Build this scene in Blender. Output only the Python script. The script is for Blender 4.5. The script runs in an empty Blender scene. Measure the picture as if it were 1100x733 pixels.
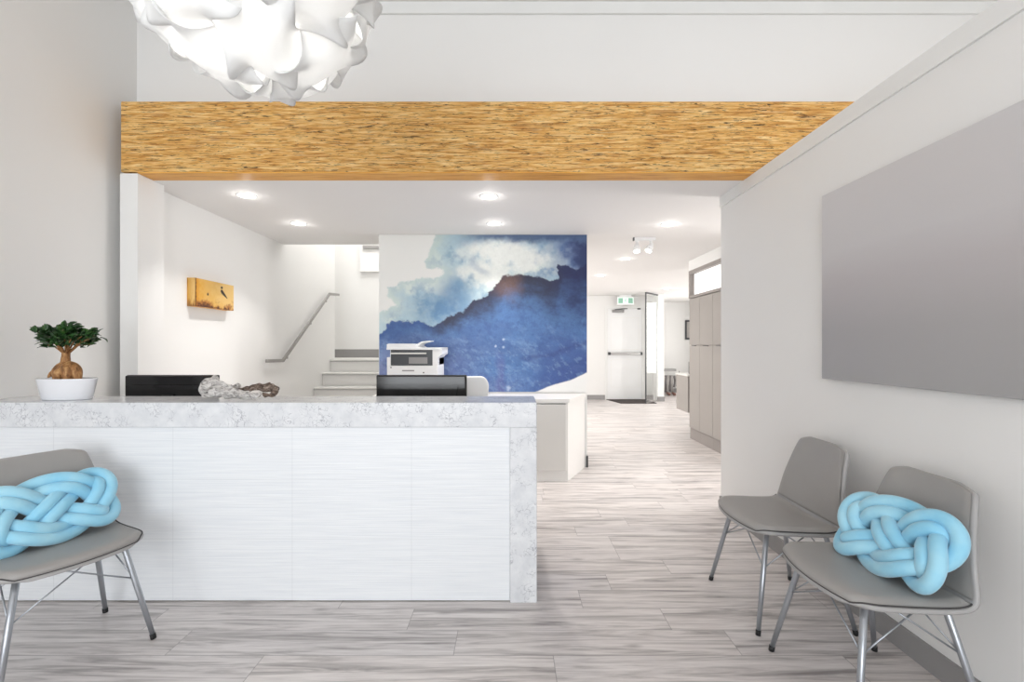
import bpy, bmesh, math, random
import numpy as np
from mathutils import Vector, Matrix, noise as mn

random.seed(7)
PI = math.pi
sc = bpy.context.scene
COL = sc.collection

# ------------------------------------------------------------------ camera
F, VX, HY, CH = 490.0, 548.5, 371.0, 1.30          # focal length (px), vanishing point, eye height
cd = bpy.data.cameras.new('camera'); cam = bpy.data.objects.new('camera', cd); COL.objects.link(cam)
cam.location = (0, 0, CH); cam.rotation_euler = (PI/2, 0, 0)
cd.sensor_width = 36; cd.lens = F*36/1100; cd.clip_start = .05
cd.shift_x = (550-VX)/1100; cd.shift_y = (HY-366.5)/1100
sc.camera = cam
def at(x, y, Y):                                     # where the photo's pixel lies at depth Y
    return Vector(((x-VX)*Y/F, Y, CH-(y-HY)*Y/F))

# ------------------------------------------------------------------ light
w = bpy.data.worlds.new('sky'); sc.world = w; w.use_nodes = True
bg = w.node_tree.nodes['Background']; bg.inputs[0].default_value = (.93, .96, 1, 1); bg.inputs[1].default_value = 1.6
sc.view_settings.view_transform = 'Standard'; sc.view_settings.look = 'None'
sc.view_settings.gamma = 1; sc.view_settings.use_curve_mapping = False
sc.view_settings.exposure = 0.37
def area(name, loc, rot, sx, sy, e, c=(1, 1, 1)):
    l = bpy.data.lights.new(name, 'AREA'); l.shape = 'RECTANGLE'; l.size = sx; l.size_y = sy; l.energy = e; l.color = c
    o = bpy.data.objects.new(name, l); COL.objects.link(o); o.location = loc; o.rotation_euler = rot
    return o
# daylight entering by the shop windows behind the camera, then added fill lamps in the far rooms
area('daylight_shop_window', (-.9, -3.30, 1.5), (PI/2, 0, 0), 3.2, 2.4, 95, (.94, .97, 1))
area('daylight_side_window', (3.4, -3.30, 1.7), (PI/2, 0, 0), 2.6, 2.6, 45, (.95, .975, 1))
area('back_room_fill', (5.1, 9.6, 1.5), (0, PI/2, 0), 1.9, 3.4, 46, (1, .99, .97))  # added lamp out of view, brightens the far end
area('hall_fill', (-1.3, 8.2, 1.45), (0, -PI/2, 0), 1.9, 3.6, 62, (1, .99, .97))  # unseen lamp added to brighten the hall end; no window in that wall
area('side_corridor_fill', (5.1, 4.2, 1.35), (0, PI/2, 0), 2.0, 1.1, 75, (1, .99, .975))  # added out of sight to lift the low ceiling and left wall
area('stairwell_fill', (-2.2, 6.9, 4.35), (0, 0, 0), 1.0, 1.2, 33, (1, .99, .97))  # overhead fill added to brighten the stairwell; the ceiling there is closed

# ------------------------------------------------------------------ materials
def srgb(r, g, b):
    f = lambda c: (c/255/12.92 if c/255 <= .04045 else ((c/255+.055)/1.055)**2.4)
    return (f(r), f(g), f(b), 1)
class NT:
    def __init__(s, name):
        s.m = bpy.data.materials.new(name); s.m.use_nodes = True; s.t = s.m.node_tree
        s.b = s.t.nodes['Principled BSDF']; s.o = s.t.nodes['Material Output']
    def n(s, typ, **k):
        x = s.t.nodes.new(typ)
        for a, v in k.items(): setattr(x, a, v)
        return x
    def put(s, sock, v):
        if isinstance(v, bpy.types.NodeSocket): s.t.links.new(v, sock)
        else: sock.default_value = v
    def math(s, op, a, b=0, c=0):
        x = s.n('ShaderNodeMath', operation=op)
        for i, v in enumerate((a, b, c)): s.put(x.inputs[i], v)
        return x.outputs[0]
    def coords(s, scale=(1, 1, 1), loc=(0, 0, 0), rot=(0, 0, 0)):
        g = s.n('ShaderNodeTexCoord'); mp = s.n('ShaderNodeMapping')
        mp.inputs['Scale'].default_value = scale; mp.inputs['Location'].default_value = loc; mp.inputs['Rotation'].default_value = rot
        s.t.links.new(g.outputs['Object'], mp.inputs[0]); return mp.outputs[0]
    def noise(s, vec, scale, detail=4, rough=.5, dist=0):
        x = s.n('ShaderNodeTexNoise'); s.put(x.inputs['Vector'], vec)
        s.put(x.inputs['Scale'], scale); x.inputs['Detail'].default_value = detail
        x.inputs['Roughness'].default_value = rough; x.inputs['Distortion'].default_value = dist
        return x.outputs['Fac']
    def ramp(s, fac, stops):
        x = s.n('ShaderNodeValToRGB'); s.put(x.inputs[0], fac); e = x.color_ramp.elements
        while len(e) < len(stops): e.new(.5)
        for i, (p, c) in enumerate(stops): e[i].position = p; e[i].color = c
        return x.outputs[0]
    def mix(s, fac, a, b, mode='MIX'):
        x = s.n('ShaderNodeMix', data_type='RGBA', blend_type=mode)
        s.put(x.inputs[0], fac); s.put(x.inputs[6], a); s.put(x.inputs[7], b)
        return x.outputs[2]
    def bump(s, h, strength=.2, dist=.005):
        x = s.n('ShaderNodeBump'); x.inputs['Strength'].default_value = strength; x.inputs['Distance'].default_value = dist
        s.put(x.inputs['Height'], h); s.t.links.new(x.outputs[0], s.b.inputs['Normal'])
    def done(s, col, rough=.5, metal=0, spec=None):
        s.put(s.b.inputs['Base Color'], col); s.put(s.b.inputs['Roughness'], rough); s.b.inputs['Metallic'].default_value = metal
        if spec is not None: s.b.inputs['Specular IOR Level'].default_value = spec
        return s.m
def paint(name, c, rough=.5, var=.03, scale=3, bump=0, metal=0, spec=None):
    t = NT(name); v = t.coords(); f = t.noise(v, scale, 3)
    a = tuple(x*(1-var) for x in c[:3])+(1,); b = tuple(min(1, x*(1+var)) for x in c[:3])+(1,)
    if bump: t.bump(t.noise(v, 180, 3), bump, .001)
    return t.done(t.ramp(f, [(.3, a), (.7, b)]), rough, metal, spec)
def emit(name, c, s):
    t = NT(name); t.b.inputs['Emission Color'].default_value = c; t.b.inputs['Emission Strength'].default_value = s
    f = t.noise(t.coords(), 5); return t.done(t.ramp(f, [(.3, c), (.7, c)]), .5)
M = {}
M['wall'] = paint('wall_paint', srgb(238, 237, 235), .6, .006, 1.2, .04)
M['ceiling'] = paint('ceiling_paint', srgb(240, 238, 236), .75, .006, 1, .04)
M['trim'] = paint('white_trim_paint', srgb(236, 236, 234), .4, .008)
M['base'] = paint('grey_baseboard', srgb(150, 148, 147), .5, .04)
M['lam'] = paint('white_laminate', srgb(238, 236, 233), .35, .008)
M['laminate_door'] = paint('pale_grey_laminate', srgb(222, 220, 216), .4, .012)
M['taupe'] = paint('taupe_cabinet', srgb(162, 156, 151), .45, .02)
M['taupe_dark'] = paint('taupe_frame', srgb(150, 143, 139), .45, .02)
M['black'] = paint('black_rubber', srgb(22, 22, 24), .6, .1)
M['black_gloss'] = paint('black_gloss_plastic', srgb(16, 15, 16), .12, .1)
M['dark'] = paint('dark_grey_plastic', srgb(58, 60, 64), .35, .08)
M['white_plastic'] = paint('white_plastic', srgb(240, 240, 240), .35, .01)
M['grey_plastic'] = paint('grey_chair_plastic', srgb(168, 166, 165), .4, .03)
M['leather'] = paint('grey_leatherette', srgb(158, 155, 152), .42, .03, 6, .15)
M['seam'] = paint('dark_seam', srgb(70, 68, 68), .6, .05)
M['steel'] = paint('grey_steel_legs', srgb(172, 176, 182), .32, .04, 4, 0, .75)
M['chrome'] = paint('brushed_metal', srgb(165, 162, 160), .3, .05, 8, 0, .8)
M['pot'] = paint('white_glazed_pot', srgb(238, 239, 243), .12, .01)
M['soil'] = paint('dark_potting_soil', srgb(42, 34, 30), .95, .5, 60, .6)
M['lens'] = emit('lit_lamp_lens', (1, .97, .93, 1), 6)
M['mat'] = paint('dark_doormat', srgb(62, 54, 52), .9, .15, 40, .3)

t = NT('sheer_glass'); t.b.inputs['Transmission Weight'].default_value = 1; t.b.inputs['IOR'].default_value = 1.45
t.put(t.b.inputs['Base Color'], t.ramp(t.noise(t.coords(), 2), [(.3, (.95, .98, .97, 1)), (.7, (.97, .99, .99, 1))])); t.b.inputs['Roughness'].default_value = .02; M['glass'] = t.m
t = NT('glowing_transom_glass'); t.b.inputs['Emission Color'].default_value = (1, .99, .97, 1); t.b.inputs['Emission Strength'].default_value = .55  # emission stands in for light shining through the glass
M['frosted'] = t.done(t.ramp(t.noise(t.coords(), 3), [(.3, (.85, .85, .84, 1)), (.7, (.9, .9, .89, 1))]), .3)

# floor: planks laid across the room
t = NT('grey_laminate_planks')
g = t.n('ShaderNodeTexCoord'); sp = t.n('ShaderNodeSeparateXYZ'); t.t.links.new(g.outputs['Object'], sp.inputs[0])
PW, PL = .1705, 1.21
ry = t.math('DIVIDE', t.math('ADD', sp.outputs[1], 20*PW-2.251), PW); row = t.math('FLOOR', ry)
wn = t.n('ShaderNodeTexWhiteNoise', noise_dimensions='1D'); t.put(wn.inputs['W'], t.math('ADD', row, 3.3))
rx = t.math('ADD', t.math('DIVIDE', sp.outputs[0], PL), t.math('MULTIPLY', wn.outputs['Value'], 7)); cx = t.math('FLOOR', rx)
wn2 = t.n('ShaderNodeTexWhiteNoise', noise_dimensions='2D'); cmb = t.n('ShaderNodeCombineXYZ')
t.put(cmb.inputs[0], row); t.put(cmb.inputs[1], cx); t.t.links.new(cmb.outputs[0], wn2.inputs['Vector'])
fy = t.math('FRACT', ry); fx = t.math('FRACT', rx)
ey = t.math('MULTIPLY', t.math('MINIMUM', fy, t.math('SUBTRACT', 1, fy)), PW)
ex = t.math('MULTIPLY', t.math('MINIMUM', fx, t.math('SUBTRACT', 1, fx)), PL)
seam = t.math('LESS_THAN', t.math('MINIMUM', ey, ex), .0013)
gv = t.n('ShaderNodeCombineXYZ')
t.put(gv.inputs[0], t.math('ADD', t.math('MULTIPLY', sp.outputs[0], .75), t.math('MULTIPLY', wn2.outputs['Value'], 31)))
t.put(gv.inputs[1], t.math('ADD', t.math('MULTIPLY', sp.outputs[1], 11.5), t.math('MULTIPLY', wn2.outputs['Value'], 17)))
grain = t.noise(gv.outputs[0], 1.9, 7, .62, 1.1); fine = t.noise(gv.outputs[0], 9, 4, .6)
col = t.ramp(grain, [(.32, srgb(128, 120, 119)), (.42, srgb(178, 171, 168)), (.50, srgb(212, 205, 202)), (.62, srgb(232, 226, 223))])
col = t.mix(.22, col, t.ramp(fine, [(.32, srgb(160, 155, 153)), (.62, srgb(240, 237, 235))]))
tone = t.ramp(wn2.outputs['Value'], [(0, (.92, .92, .93, 1)), (1, (1.0, .99, .985, 1))])
col = t.mix(1, col, tone, 'MULTIPLY')
kv = t.n('ShaderNodeCombineXYZ'); t.put(kv.inputs[0], t.math('MULTIPLY', sp.outputs[0], 1.5)); t.put(kv.inputs[1], t.math('MULTIPLY', sp.outputs[1], 4))
vo = t.n('ShaderNodeTexVoronoi'); t.t.links.new(kv.outputs[0], vo.inputs['Vector']); vo.inputs['Scale'].default_value = 1.4
knot = t.math('SUBTRACT', 1, t.math('MINIMUM', 1, t.math('MULTIPLY', vo.outputs['Distance'], 9)))
col = t.mix(t.math('MULTIPLY', knot, .55), col, srgb(112, 105, 103))
col = t.mix(t.math('MULTIPLY', seam, .7), col, srgb(120, 114, 112))
M['floor'] = t.done(col, t.math('ADD', .24, t.math('MULTIPLY', fine, .14)), 0, .5)

# glued-strand timber beam
def strand(name, warm=1.0):
    t = NT(name); v = t.coords((1.3, 1.3, 19)); v2 = t.coords((2.6, 2.6, 44), (3, 1, 7))
    a = t.noise(v, 2.6, 6, .62, .9); b = t.noise(v2, 2.3, 5, .6, 1.1)
    c = t.ramp(a, [(.32, srgb(140, 82, 30)), (.43, srgb(205, 142, 60)), (.53, srgb(232, 182, 102)), (.68, srgb(248, 218, 156))])
    c = t.mix(.45, c, t.ramp(b, [(.38, srgb(164, 98, 34)), (.5, srgb(226, 174, 92)), (.64, srgb(252, 226, 172))]))
    cr = t.noise(t.coords((4.5, 4.5, 55), (9, 2, 1)), 1.9, 5, .68, 1.6)
    crack = t.ramp(cr, [(.385, (1, 1, 1, 1)), (.425, (0, 0, 0, 1))])
    c = t.mix(t.math('MULTIPLY', crack, .95), c, srgb(46, 26, 14))
    t.bump(t.math('SUBTRACT', b, crack), .5, .006)
    return t.done(c, .6)
M['beam'] = strand('strand_lumber')
t = NT('smooth_orange_wood'); v = t.coords((1.2, 14, 14)); a = t.noise(v, 2.5, 5, .6, .4)
M['beam_soffit'] = t.done(t.ramp(a, [(.3, srgb(204, 134, 44)), (.5, srgb(232, 168, 72)), (.7, srgb(242, 186, 96))]), .45)

# quartz
t = NT('speckled_quartz'); v = t.coords()
base = t.ramp(t.noise(v, 14, 5, .6), [(.3, srgb(212, 214, 218)), (.7, srgb(232, 233, 235))])
nz = t.n('ShaderNodeTexNoise'); nz.inputs['Scale'].default_value = 22; nz.inputs['Detail'].default_value = 3; t.t.links.new(v, nz.inputs['Vector'])
vm = t.n('ShaderNodeVectorMath', operation='MULTIPLY_ADD'); t.t.links.new(nz.outputs['Color'], vm.inputs[0]); vm.inputs[1].default_value = (.09, .09, .09); t.t.links.new(v, vm.inputs[2])
ve = t.n('ShaderNodeTexVoronoi', feature='DISTANCE_TO_EDGE'); ve.inputs['Scale'].default_value = 33; t.t.links.new(vm.outputs[0], ve.inputs['Vector'])
vein = t.ramp(ve.outputs['Distance'], [(.012, (1, 1, 1, 1)), (.05, (0, 0, 0, 1))])
mask = t.ramp(t.noise(v, 11, 4, .65), [(.46, (0, 0, 0, 1)), (.58, (1, 1, 1, 1))])
c = t.mix(t.math('MULTIPLY', t.math('MULTIPLY', vein, mask), .65), base, srgb(138, 140, 150))
M['quartz'] = t.done(c, .18)

# white ribbed desk tiles 60 x 30 cm
t = NT('white_ribbed_tile'); g = t.n('ShaderNodeTexCoord'); sp = t.n('ShaderNodeSeparateXYZ'); t.t.links.new(g.outputs['Object'], sp.inputs[0])
gx = t.math('FRACT', t.math('DIVIDE', t.math('ADD', sp.outputs[0], 5.872), .6045))
gz = t.math('FRACT', t.math('DIVIDE', t.math('ADD', sp.outputs[2], .286), .302))
lx = t.math('MULTIPLY', t.math('MINIMUM', gx, t.math('SUBTRACT', 1, gx)), .6045)
lz = t.math('MULTIPLY', t.math('MINIMUM', gz, t.math('SUBTRACT', 1, gz)), .302)
gr = t.math('LESS_THAN', t.math('MINIMUM', lx, lz), .0014)
rib = t.noise(t.coords((2.2, 1, 95)), 1.5, 4, .55, .3)
c = t.mix(t.math('MULTIPLY', gr, .45), t.ramp(rib, [(.3, srgb(229, 232, 236)), (.7, srgb(240, 242, 244))]), srgb(205, 208, 212))
t.bump(rib, .35, .003); M['tile'] = t.done(c, .35)

# velvet, bark, leaves, driftwood
t = NT('light_blue_velvet'); f = t.noise(t.coords(), 9, 4)
t.b.inputs['Sheen Weight'].default_value = .6; t.b.inputs['Sheen Roughness'].default_value = .4
t.bump(t.noise(t.coords(), 260, 3), .25, .001)
M['velvet'] = t.done(t.ramp(f, [(.3, srgb(136, 204, 234)), (.7, srgb(172, 222, 240))]), .8)
t = NT('ficus_bark'); a = t.noise(t.coords((1, 1, .5)), 55, 5, .6, .4); t.bump(a, .5, .004)
M['bark'] = t.done(t.ramp(a, [(.28, srgb(92, 58, 34)), (.5, srgb(160, 112, 66)), (.72, srgb(206, 164, 110))]), .65)
t = NT('ficus_leaf'); a = t.noise(t.coords(), 40, 3)
M['leaf'] = t.done(t.ramp(a, [(.3, srgb(22, 50, 22)), (.55, srgb(42, 80, 36)), (.75, srgb(78, 116, 52))]), .35)
t = NT('weathered_driftwood'); a = t.noise(t.coords((1, 2, 2)), 30, 6, .65, 1.2); t.bump(a, .8, .006)
M['drift'] = t.done(t.ramp(a, [(.33, srgb(62, 58, 58)), (.41, srgb(158, 153, 150)), (.53, srgb(208, 204, 200)), (.72, srgb(232, 229, 226))]), .85)
t = NT('brown_driftwood'); a = t.noise(t.coords((1, 2, 2)), 34, 6, .65, 1.2); t.bump(a, .8, .006)
M['drift_brown'] = t.done(t.ramp(a, [(.34, srgb(48, 38, 34)), (.5, srgb(116, 98, 86)), (.7, srgb(186, 172, 160))]), .85)
t = NT('lamp_shade_sheet'); f = t.noise(t.coords(), 4)
t.t.nodes.remove(t.b); d = t.n('ShaderNodeBsdfDiffuse'); tr = t.n('ShaderNodeBsdfTranslucent'); mx = t.n('ShaderNodeMixShader'); mx.inputs[0].default_value = .38
cc = t.ramp(f, [(.3, (.93, .93, .925, 1)), (.7, (.95, .95, .945, 1))]); t.put(d.inputs[0], cc); t.put(tr.inputs[0], cc)
t.t.links.new(d.outputs[0], mx.inputs[1]); t.t.links.new(tr.outputs[0], mx.inputs[2]); t.t.links.new(mx.outputs[0], t.o.inputs[0]); M['shade'] = t.m
t = NT('artwork_paint'); a = t.n('ShaderNodeAttribute', attribute_name='paint')
M['art'] = t.done(a.outputs['Color'], .45)
t = NT('grey_canvas'); v = t.coords((1, .35, 1.6)); a = t.noise(v, 1.3, 4, .5)
g = t.n('ShaderNodeTexCoord'); sp = t.n('ShaderNodeSeparateXYZ'); t.t.links.new(g.outputs['Object'], sp.inputs[0])
sk = t.math('ADD', t.math('MULTIPLY', sp.outputs[2], .95), t.math('MULTIPLY', a, .16))
M['canvas'] = t.done(t.ramp(sk, [(.0, srgb(166, 165, 165)), (.33, srgb(174, 171, 171)), (.55, srgb(190, 185, 186)), (.68, srgb(203, 200, 201)), (1, srgb(210, 208, 209))]), .35)
M['hang_a'] = paint('pale_grey_cloth', srgb(176, 171, 168), .9, .1, 12)
M['hang_b'] = paint('dark_grey_cloth', srgb(120, 116, 116), .9, .1, 12)
M['brown'] = paint('reddish_brown_wood', srgb(132, 98, 88), .6, .15, 20)
M['exit_green'] = emit('lit_sign_green', srgb(128, 172, 152), .3)
M['exit_white'] = emit('lit_sign_white', srgb(225, 240, 232), .45)

# ------------------------------------------------------------------ mesh building
class MB:
    def __init__(s): s.bm = bmesh.new()
    def box(s, x0, x1, y0, y1, z0, z1, bev=0, seg=2, mtx=None):
        r = bmesh.ops.create_cube(s.bm, size=1); vs = r['verts']
        for v in vs:
            v.co = Vector(((x0+x1)/2+v.co.x*(x1-x0), (y0+y1)/2+v.co.y*(y1-y0), (z0+z1)/2+v.co.z*(z1-z0)))
        if bev:
            es = list({e for v in vs for e in v.link_edges})
            q = bmesh.ops.bevel(s.bm, geom=es, offset=bev, segments=seg, affect='EDGES', profile=.5)
            vs = list({v for v in q['verts']} | {v for v in vs if v.is_valid})
        if mtx is not None:
            for v in vs: v.co = mtx @ v.co
        return s
    def prism(s, pts, axis, a, b):                   # outline in the two other axes, swept from a to b
        def mk(p, q):
            if axis == 'x': return Vector((q, p[0], p[1]))
            if axis == 'y': return Vector((p[0], q, p[1]))
            return Vector((p[0], p[1], q))
        A = [s.bm.verts.new(mk(p, a)) for p in pts]; B = [s.bm.verts.new(mk(p, b)) for p in pts]
        s.bm.faces.new(A); s.bm.faces.new(B[::-1]); n = len(pts)
        for i in range(n): s.bm.faces.new((A[i], B[i], B[(i+1) % n], A[(i+1) % n]))
        bmesh.ops.recalc_face_normals(s.bm, faces=s.bm.faces); return s
    def tube(s, path, r, seg=10, closed=False, squash=1.0):
        P = [Vector(p) for p in path]; n = len(P); R = r if hasattr(r, '__len__') else [r]*n
        T = []
        for i in range(n):
            a = P[i-1] if (i or closed) else P[i]; b = P[(i+1) % n] if (i < n-1 or closed) else P[i]
            T.append((b-a).normalized())
        up = Vector((0, 0, 1)) if abs(T[0].z) < .9 else Vector((1, 0, 0))
        N = (up-T[0]*up.dot(T[0])).normalized(); frames = []
        for i in range(n):
            if i: N = (N-T[i]*N.dot(T[i])).normalized()
            frames.append((N.copy(), T[i].cross(N)))
        tw = 0
        if closed:
            Nn = (N-T[0]*N.dot(T[0])).normalized(); tw = math.atan2(Nn.dot(frames[0][1]), Nn.dot(frames[0][0]))
        rings = []
        for i in range(n):
            a0 = -tw*i/n if closed else 0; N_, B_ = frames[i]
            rings.append([s.bm.verts.new(P[i]+(N_*math.cos(a0+2*PI*k/seg)+B_*math.sin(a0+2*PI*k/seg))*R[i]) for k in range(seg)])
        for i in range(n if closed else n-1):
            A, B = rings[i], rings[(i+1) % n]
            for k in range(seg): s.bm.faces.new((A[k], A[(k+1) % seg], B[(k+1) % seg], B[k]))
        if not closed: s.bm.faces.new(rings[0][::-1]); s.bm.faces.new(rings[-1])
        return s
    def lathe(s, prof, c=(0, 0, 0), seg=32, sx=1, sy=1):
        rings = [[s.bm.verts.new((c[0]+r*sx*math.cos(2*PI*k/seg), c[1]+r*sy*math.sin(2*PI*k/seg), c[2]+z)) for k in range(seg)] for r, z in prof]
        for A, B in zip(rings, rings[1:]):
            for k in range(seg): s.bm.faces.new((A[k], A[(k+1) % seg], B[(k+1) % seg], B[k]))
        s.bm.faces.new(rings[0][::-1]); s.bm.faces.new(rings[-1]); return s
    def grid(s, f, nu, nv):
        V = [[s.bm.verts.new(f(i/nu, j/nv)) for i in range(nu+1)] for j in range(nv+1)]
        for j in range(nv):
            for i in range(nu): s.bm.faces.new((V[j][i], V[j][i+1], V[j+1][i+1], V[j+1][i]))
        return s
    def build(s, name, mat, parent=None, world=True, smooth=False, mods=()):
        if parent is not None and world:
            inv = ROOT[parent.name].inverted()
            for v in s.bm.verts: v.co = inv @ v.co
        org = None
        if parent is None:                            # origin at the base of a free mesh
            xs = [v.co for v in s.bm.verts]
            org = Vector(((min(v.x for v in xs)+max(v.x for v in xs))/2, (min(v.y for v in xs)+max(v.y for v in xs))/2, min(v.z for v in xs)))
            if not world: org = Vector((0, 0, 0))
            for v in s.bm.verts: v.co -= org
        me = bpy.data.meshes.new(name); s.bm.to_mesh(me); s.bm.free()
        if smooth: me.polygons.foreach_set('use_smooth', [True]*len(me.polygons))
        o = bpy.data.objects.new(name, me); COL.objects.link(o); me.materials.append(mat)
        if org is not None: o.location = org
        if parent is not None: o.parent = parent; ROOT[o.name] = ROOT[parent.name]
        for m, k in mods:
            md = o.modifiers.new(m.lower(), m)
            for a, v in k.items(): setattr(md, a, v)
        return o
ROOT = {}
def thing(name, label, cat, loc=(0, 0, 0), rotz=0, group=None):
    o = bpy.data.objects.new(name, None); COL.objects.link(o); o.location = loc; o.rotation_euler = (0, 0, rotz)
    o.empty_display_size = .1; o['label'] = label; o['category'] = cat
    if group: o['group'] = group
    ROOT[o.name] = Matrix.Translation(loc) @ Matrix.Rotation(rotz, 4, 'Z'); return o
def tag(o, label, cat, group=None):
    o['label'] = label; o['category'] = cat
    if group: o['group'] = group
    return o
def struct(name, mb, mat, **k):
    o = mb.build(name, mat, None, world=False, **k); o['kind'] = 'structure'; return o
def copy_tree(o, parent=None):
    c = o.copy(); COL.objects.link(c)
    if parent: c.parent = parent
    for ch in list(o.children): copy_tree(ch, c)
    return c
SUB = lambda l: ('SUBSURF', dict(levels=l, render_levels=l))

# ------------------------------------------------------------------ the setting
XL, XR, XH = -2.745, 1.677, 2.5            # left wall, waiting-area wall, hall cabinets
XB = -2.66                                # left wall behind the desk
YB0, YB1 = 3.125, 3.267                   # beam front and back
CL, CHI = 2.48, 3.81                     # low and high ceilings
YM, YE = 4.863, 10.9                      # mural wall, end wall
struct('floor', MB().box(-3.9, 5.3, -3.6, 13.2, -.1, 0), M['floor'])
struct('ceiling', MB().box(-2.9, 5.3, -3.6, 3.45, CHI, CHI+.1), M['ceiling'])
m = MB(); m.box(XL, 5.3, YB1, 3.36, CL, CL+.15); m.box(XB-.2, 5.3, 3.36, 5.35, CL, CL+.15); m.box(-1.41, 5.3, 5.35, 13.2, CL, CL+.15)
struct('ceiling_low', m, M['ceiling'])
struct('wall_left', MB().box(XL-.15, XL, -3.6, 3.45, 0, CHI), M['wall'])
m = MB(); m.box(-2.68, -2.558, YB0+.005, YB1+.1, 0, CL-.001); m.box(XL, -2.68, YB1+.03, YB1+.1, 0, CL-.001); struct('wall_left_pier', m, M['wall'])
struct('wall_left_back', MB().box(XB-.15, XB, YB1+.1, 6.9, 0, 4.5), M['wall'])
struct('wall_upper', MB().box(XL, 5.2, 3.35, 3.45, CL+.01, CHI), M['wall'])
struct('trim_1', MB().box(XL, 5.2, 3.33, 3.35, 3.725, CHI), M['trim'])
struct('wall_right', MB().box(XR, XR+.13, -2.0, 3.636, 0, CL-.001), M['wall'])
struct('trim_2', MB().box(XR-.012, XR, -2.0, 3.636, 2.395, CL-.001), M['trim'])
struct('baseboard_right', MB().box(XR-.014, XR, -2.0, 3.636, 0, .10), M['base'])
struct('baseboard_left', MB().box(XL, XL+.014, -3.5, YB0, 0, .10), M['base'])
struct('baseboard_left_back', MB().box(XB, XB+.014, YB1+.1, 5.25, 0, .10), M['base'])
struct('wall_outer_right', MB().box(5.2, 5.35, -3.6, 13.2, 0, CHI), M['wall'])
m = MB(); m.box(-1.405, .815, YM, 5.45, 0, CL); struct('wall_mural', m, M['wall'])
m = MB(); m.box(.8155, .824, YM-.012, 5.45, 0, .12); m.box(.805, .824, YM-.012, YM, 0, .12); struct('baseboard_mural', m, M['dark'])
# hall beyond the mural wall, and the far rooms
struct('wall_hall_left', MB().box(-1.5, -1.4, 5.45, YE, 0, 4.5), M['wall'])
struct('wall_end', MB().box(-1.4, 3.50, YE, YE+.15, 0, CL), M['wall'])
struct('wall_far_right', MB().box(3.55, 5.2, 12.6, 12.75, 0, CL), M['wall'])
struct('wall_far_side', MB().box(3.40, 3.55, YE-.35, 12.75, 0, CL), M['wall'])
m = MB(); m.box(-1.4, 2.25, YE-.015, YE, 0, .11); m.box(3.24, 3.4, YE-.015, YE, 0, .11)
struct('baseboard_end', m, M['base'])
m = MB(); m.box(3.39, 3.56, YE-.365, YE-.35, 0, .11); m.box(3.56, 5.2, 12.585, 12.6, 0, .11); struct('baseboard_far', m, M['base'])
# stairwell shell
m = MB(); m.box(-3.8, -1.4, 7.8, 7.95, 0, 4.5); struct('wall_stair_back', m, M['wall'])
m = MB(); m.box(-3.8, XB-.15, 6.75, 6.9, 0, 4.5); m.box(-3.95, -3.8, 6.75, 7.95, 0, 4.5); struct('wall_stair_left', m, M['wall'])
struct('ceiling_stairwell', MB().box(-3.95, -1.4, 5.35, 7.95, 4.5, 4.6), M['ceiling'])
struct('wall_stair_front', MB().box(XB, -1.4, 5.25, 5.35, CL+.15, 4.5), M['wall'])
m = MB(); m.box(-2.56, -1.5, 7.74, 7.8, 2.55, 4.49); struct('wall_stair_bulkhead', m, M['wall'])
struct('trim_3', MB().box(-2.50, -1.5, 7.70, 7.74, 2.94, 2.99), M['base'])
# shop front behind the camera: piers, head and mullioned windows
m = MB(); m.box(-2.84, -2.55, -3.6, -3.45, 0, CHI); m.box(.75, 2.05, -3.6, -3.45, 0, CHI); m.box(4.75, 5.3, -3.6, -3.45, 0, CHI)
m.box(-2.84, 5.3, -3.6, -3.45, 3.25, CHI); m.box(-2.84, 5.3, -3.6, -3.45, 0, .28); struct('wall_front', m, M['wall'])
for i, (a, b) in enumerate(((-2.55, .75), (2.05, 4.75))):
    m = MB(); k = (b-a)/3
    for j in range(4): m.box(a+j*k-.03, a+j*k+.03, -3.56, -3.49, .28, 3.25)
    for z in (.31, 2.45, 3.22): m.box(a, b, -3.56, -3.49, z-.03, z+.03)
    o = struct('window_%d' % (i+1), m, M['dark'])
    MBg = MB().box(a, b, -3.53, -3.522, .28, 3.25).build('pane', M['glass'], None, world=False); MBg.parent = o

# ------------------------------------------------------------------ beam
b = thing('timber_beam', 'thick golden strand lumber beam spanning the top of the opening', 'beam', (0, YB0, CL))
MB().box(-2.672, 3.4, YB0, YB1-.001, CL+.008, 2.972, .004, 1).build('beam_body', M['beam'], b)
MB().box(-2.557, 3.4, YB0+.002, YB1-.001, CL, CL+.008).build('smooth_soffit', M['beam_soffit'], b)

# ------------------------------------------------------------------ artworks painted by a function on a fine grid
def fbm(X, Y, s, octv=5, seed=0, gain=.5):
    out = np.zeros_like(X); amp = 1; tot = 0
    rs = np.random.RandomState(seed)
    for o in range(octv):
        G = rs.rand(64, 64); x = X*s*2**o + 11.3*o; y = Y*s*2**o + 5.7*o
        xi = np.floor(x).astype(int); yi = np.floor(y).astype(int); fx = x-xi; fy = y-yi
        fx = fx*fx*(3-2*fx); fy = fy*fy*(3-2*fy); g = lambda a, c: G[a % 64, c % 64]
        v = (g(xi, yi)*(1-fx)+g(xi+1, yi)*fx)*(1-fy)+(g(xi, yi+1)*(1-fx)+g(xi+1, yi+1)*fx)*fy
        out += amp*v; tot += amp; amp *= gain
    return out/tot-.5
def ss(a, b, x): t_ = np.clip((x-a)/(b-a), 0, 1); return t_*t_*(3-2*t_)
def lerp(A, B, f): return A*(1-f[..., None])+np.asarray(B)*f[..., None]
def C3(r, g, b): return np.array(srgb(r, g, b)[:3])
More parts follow.
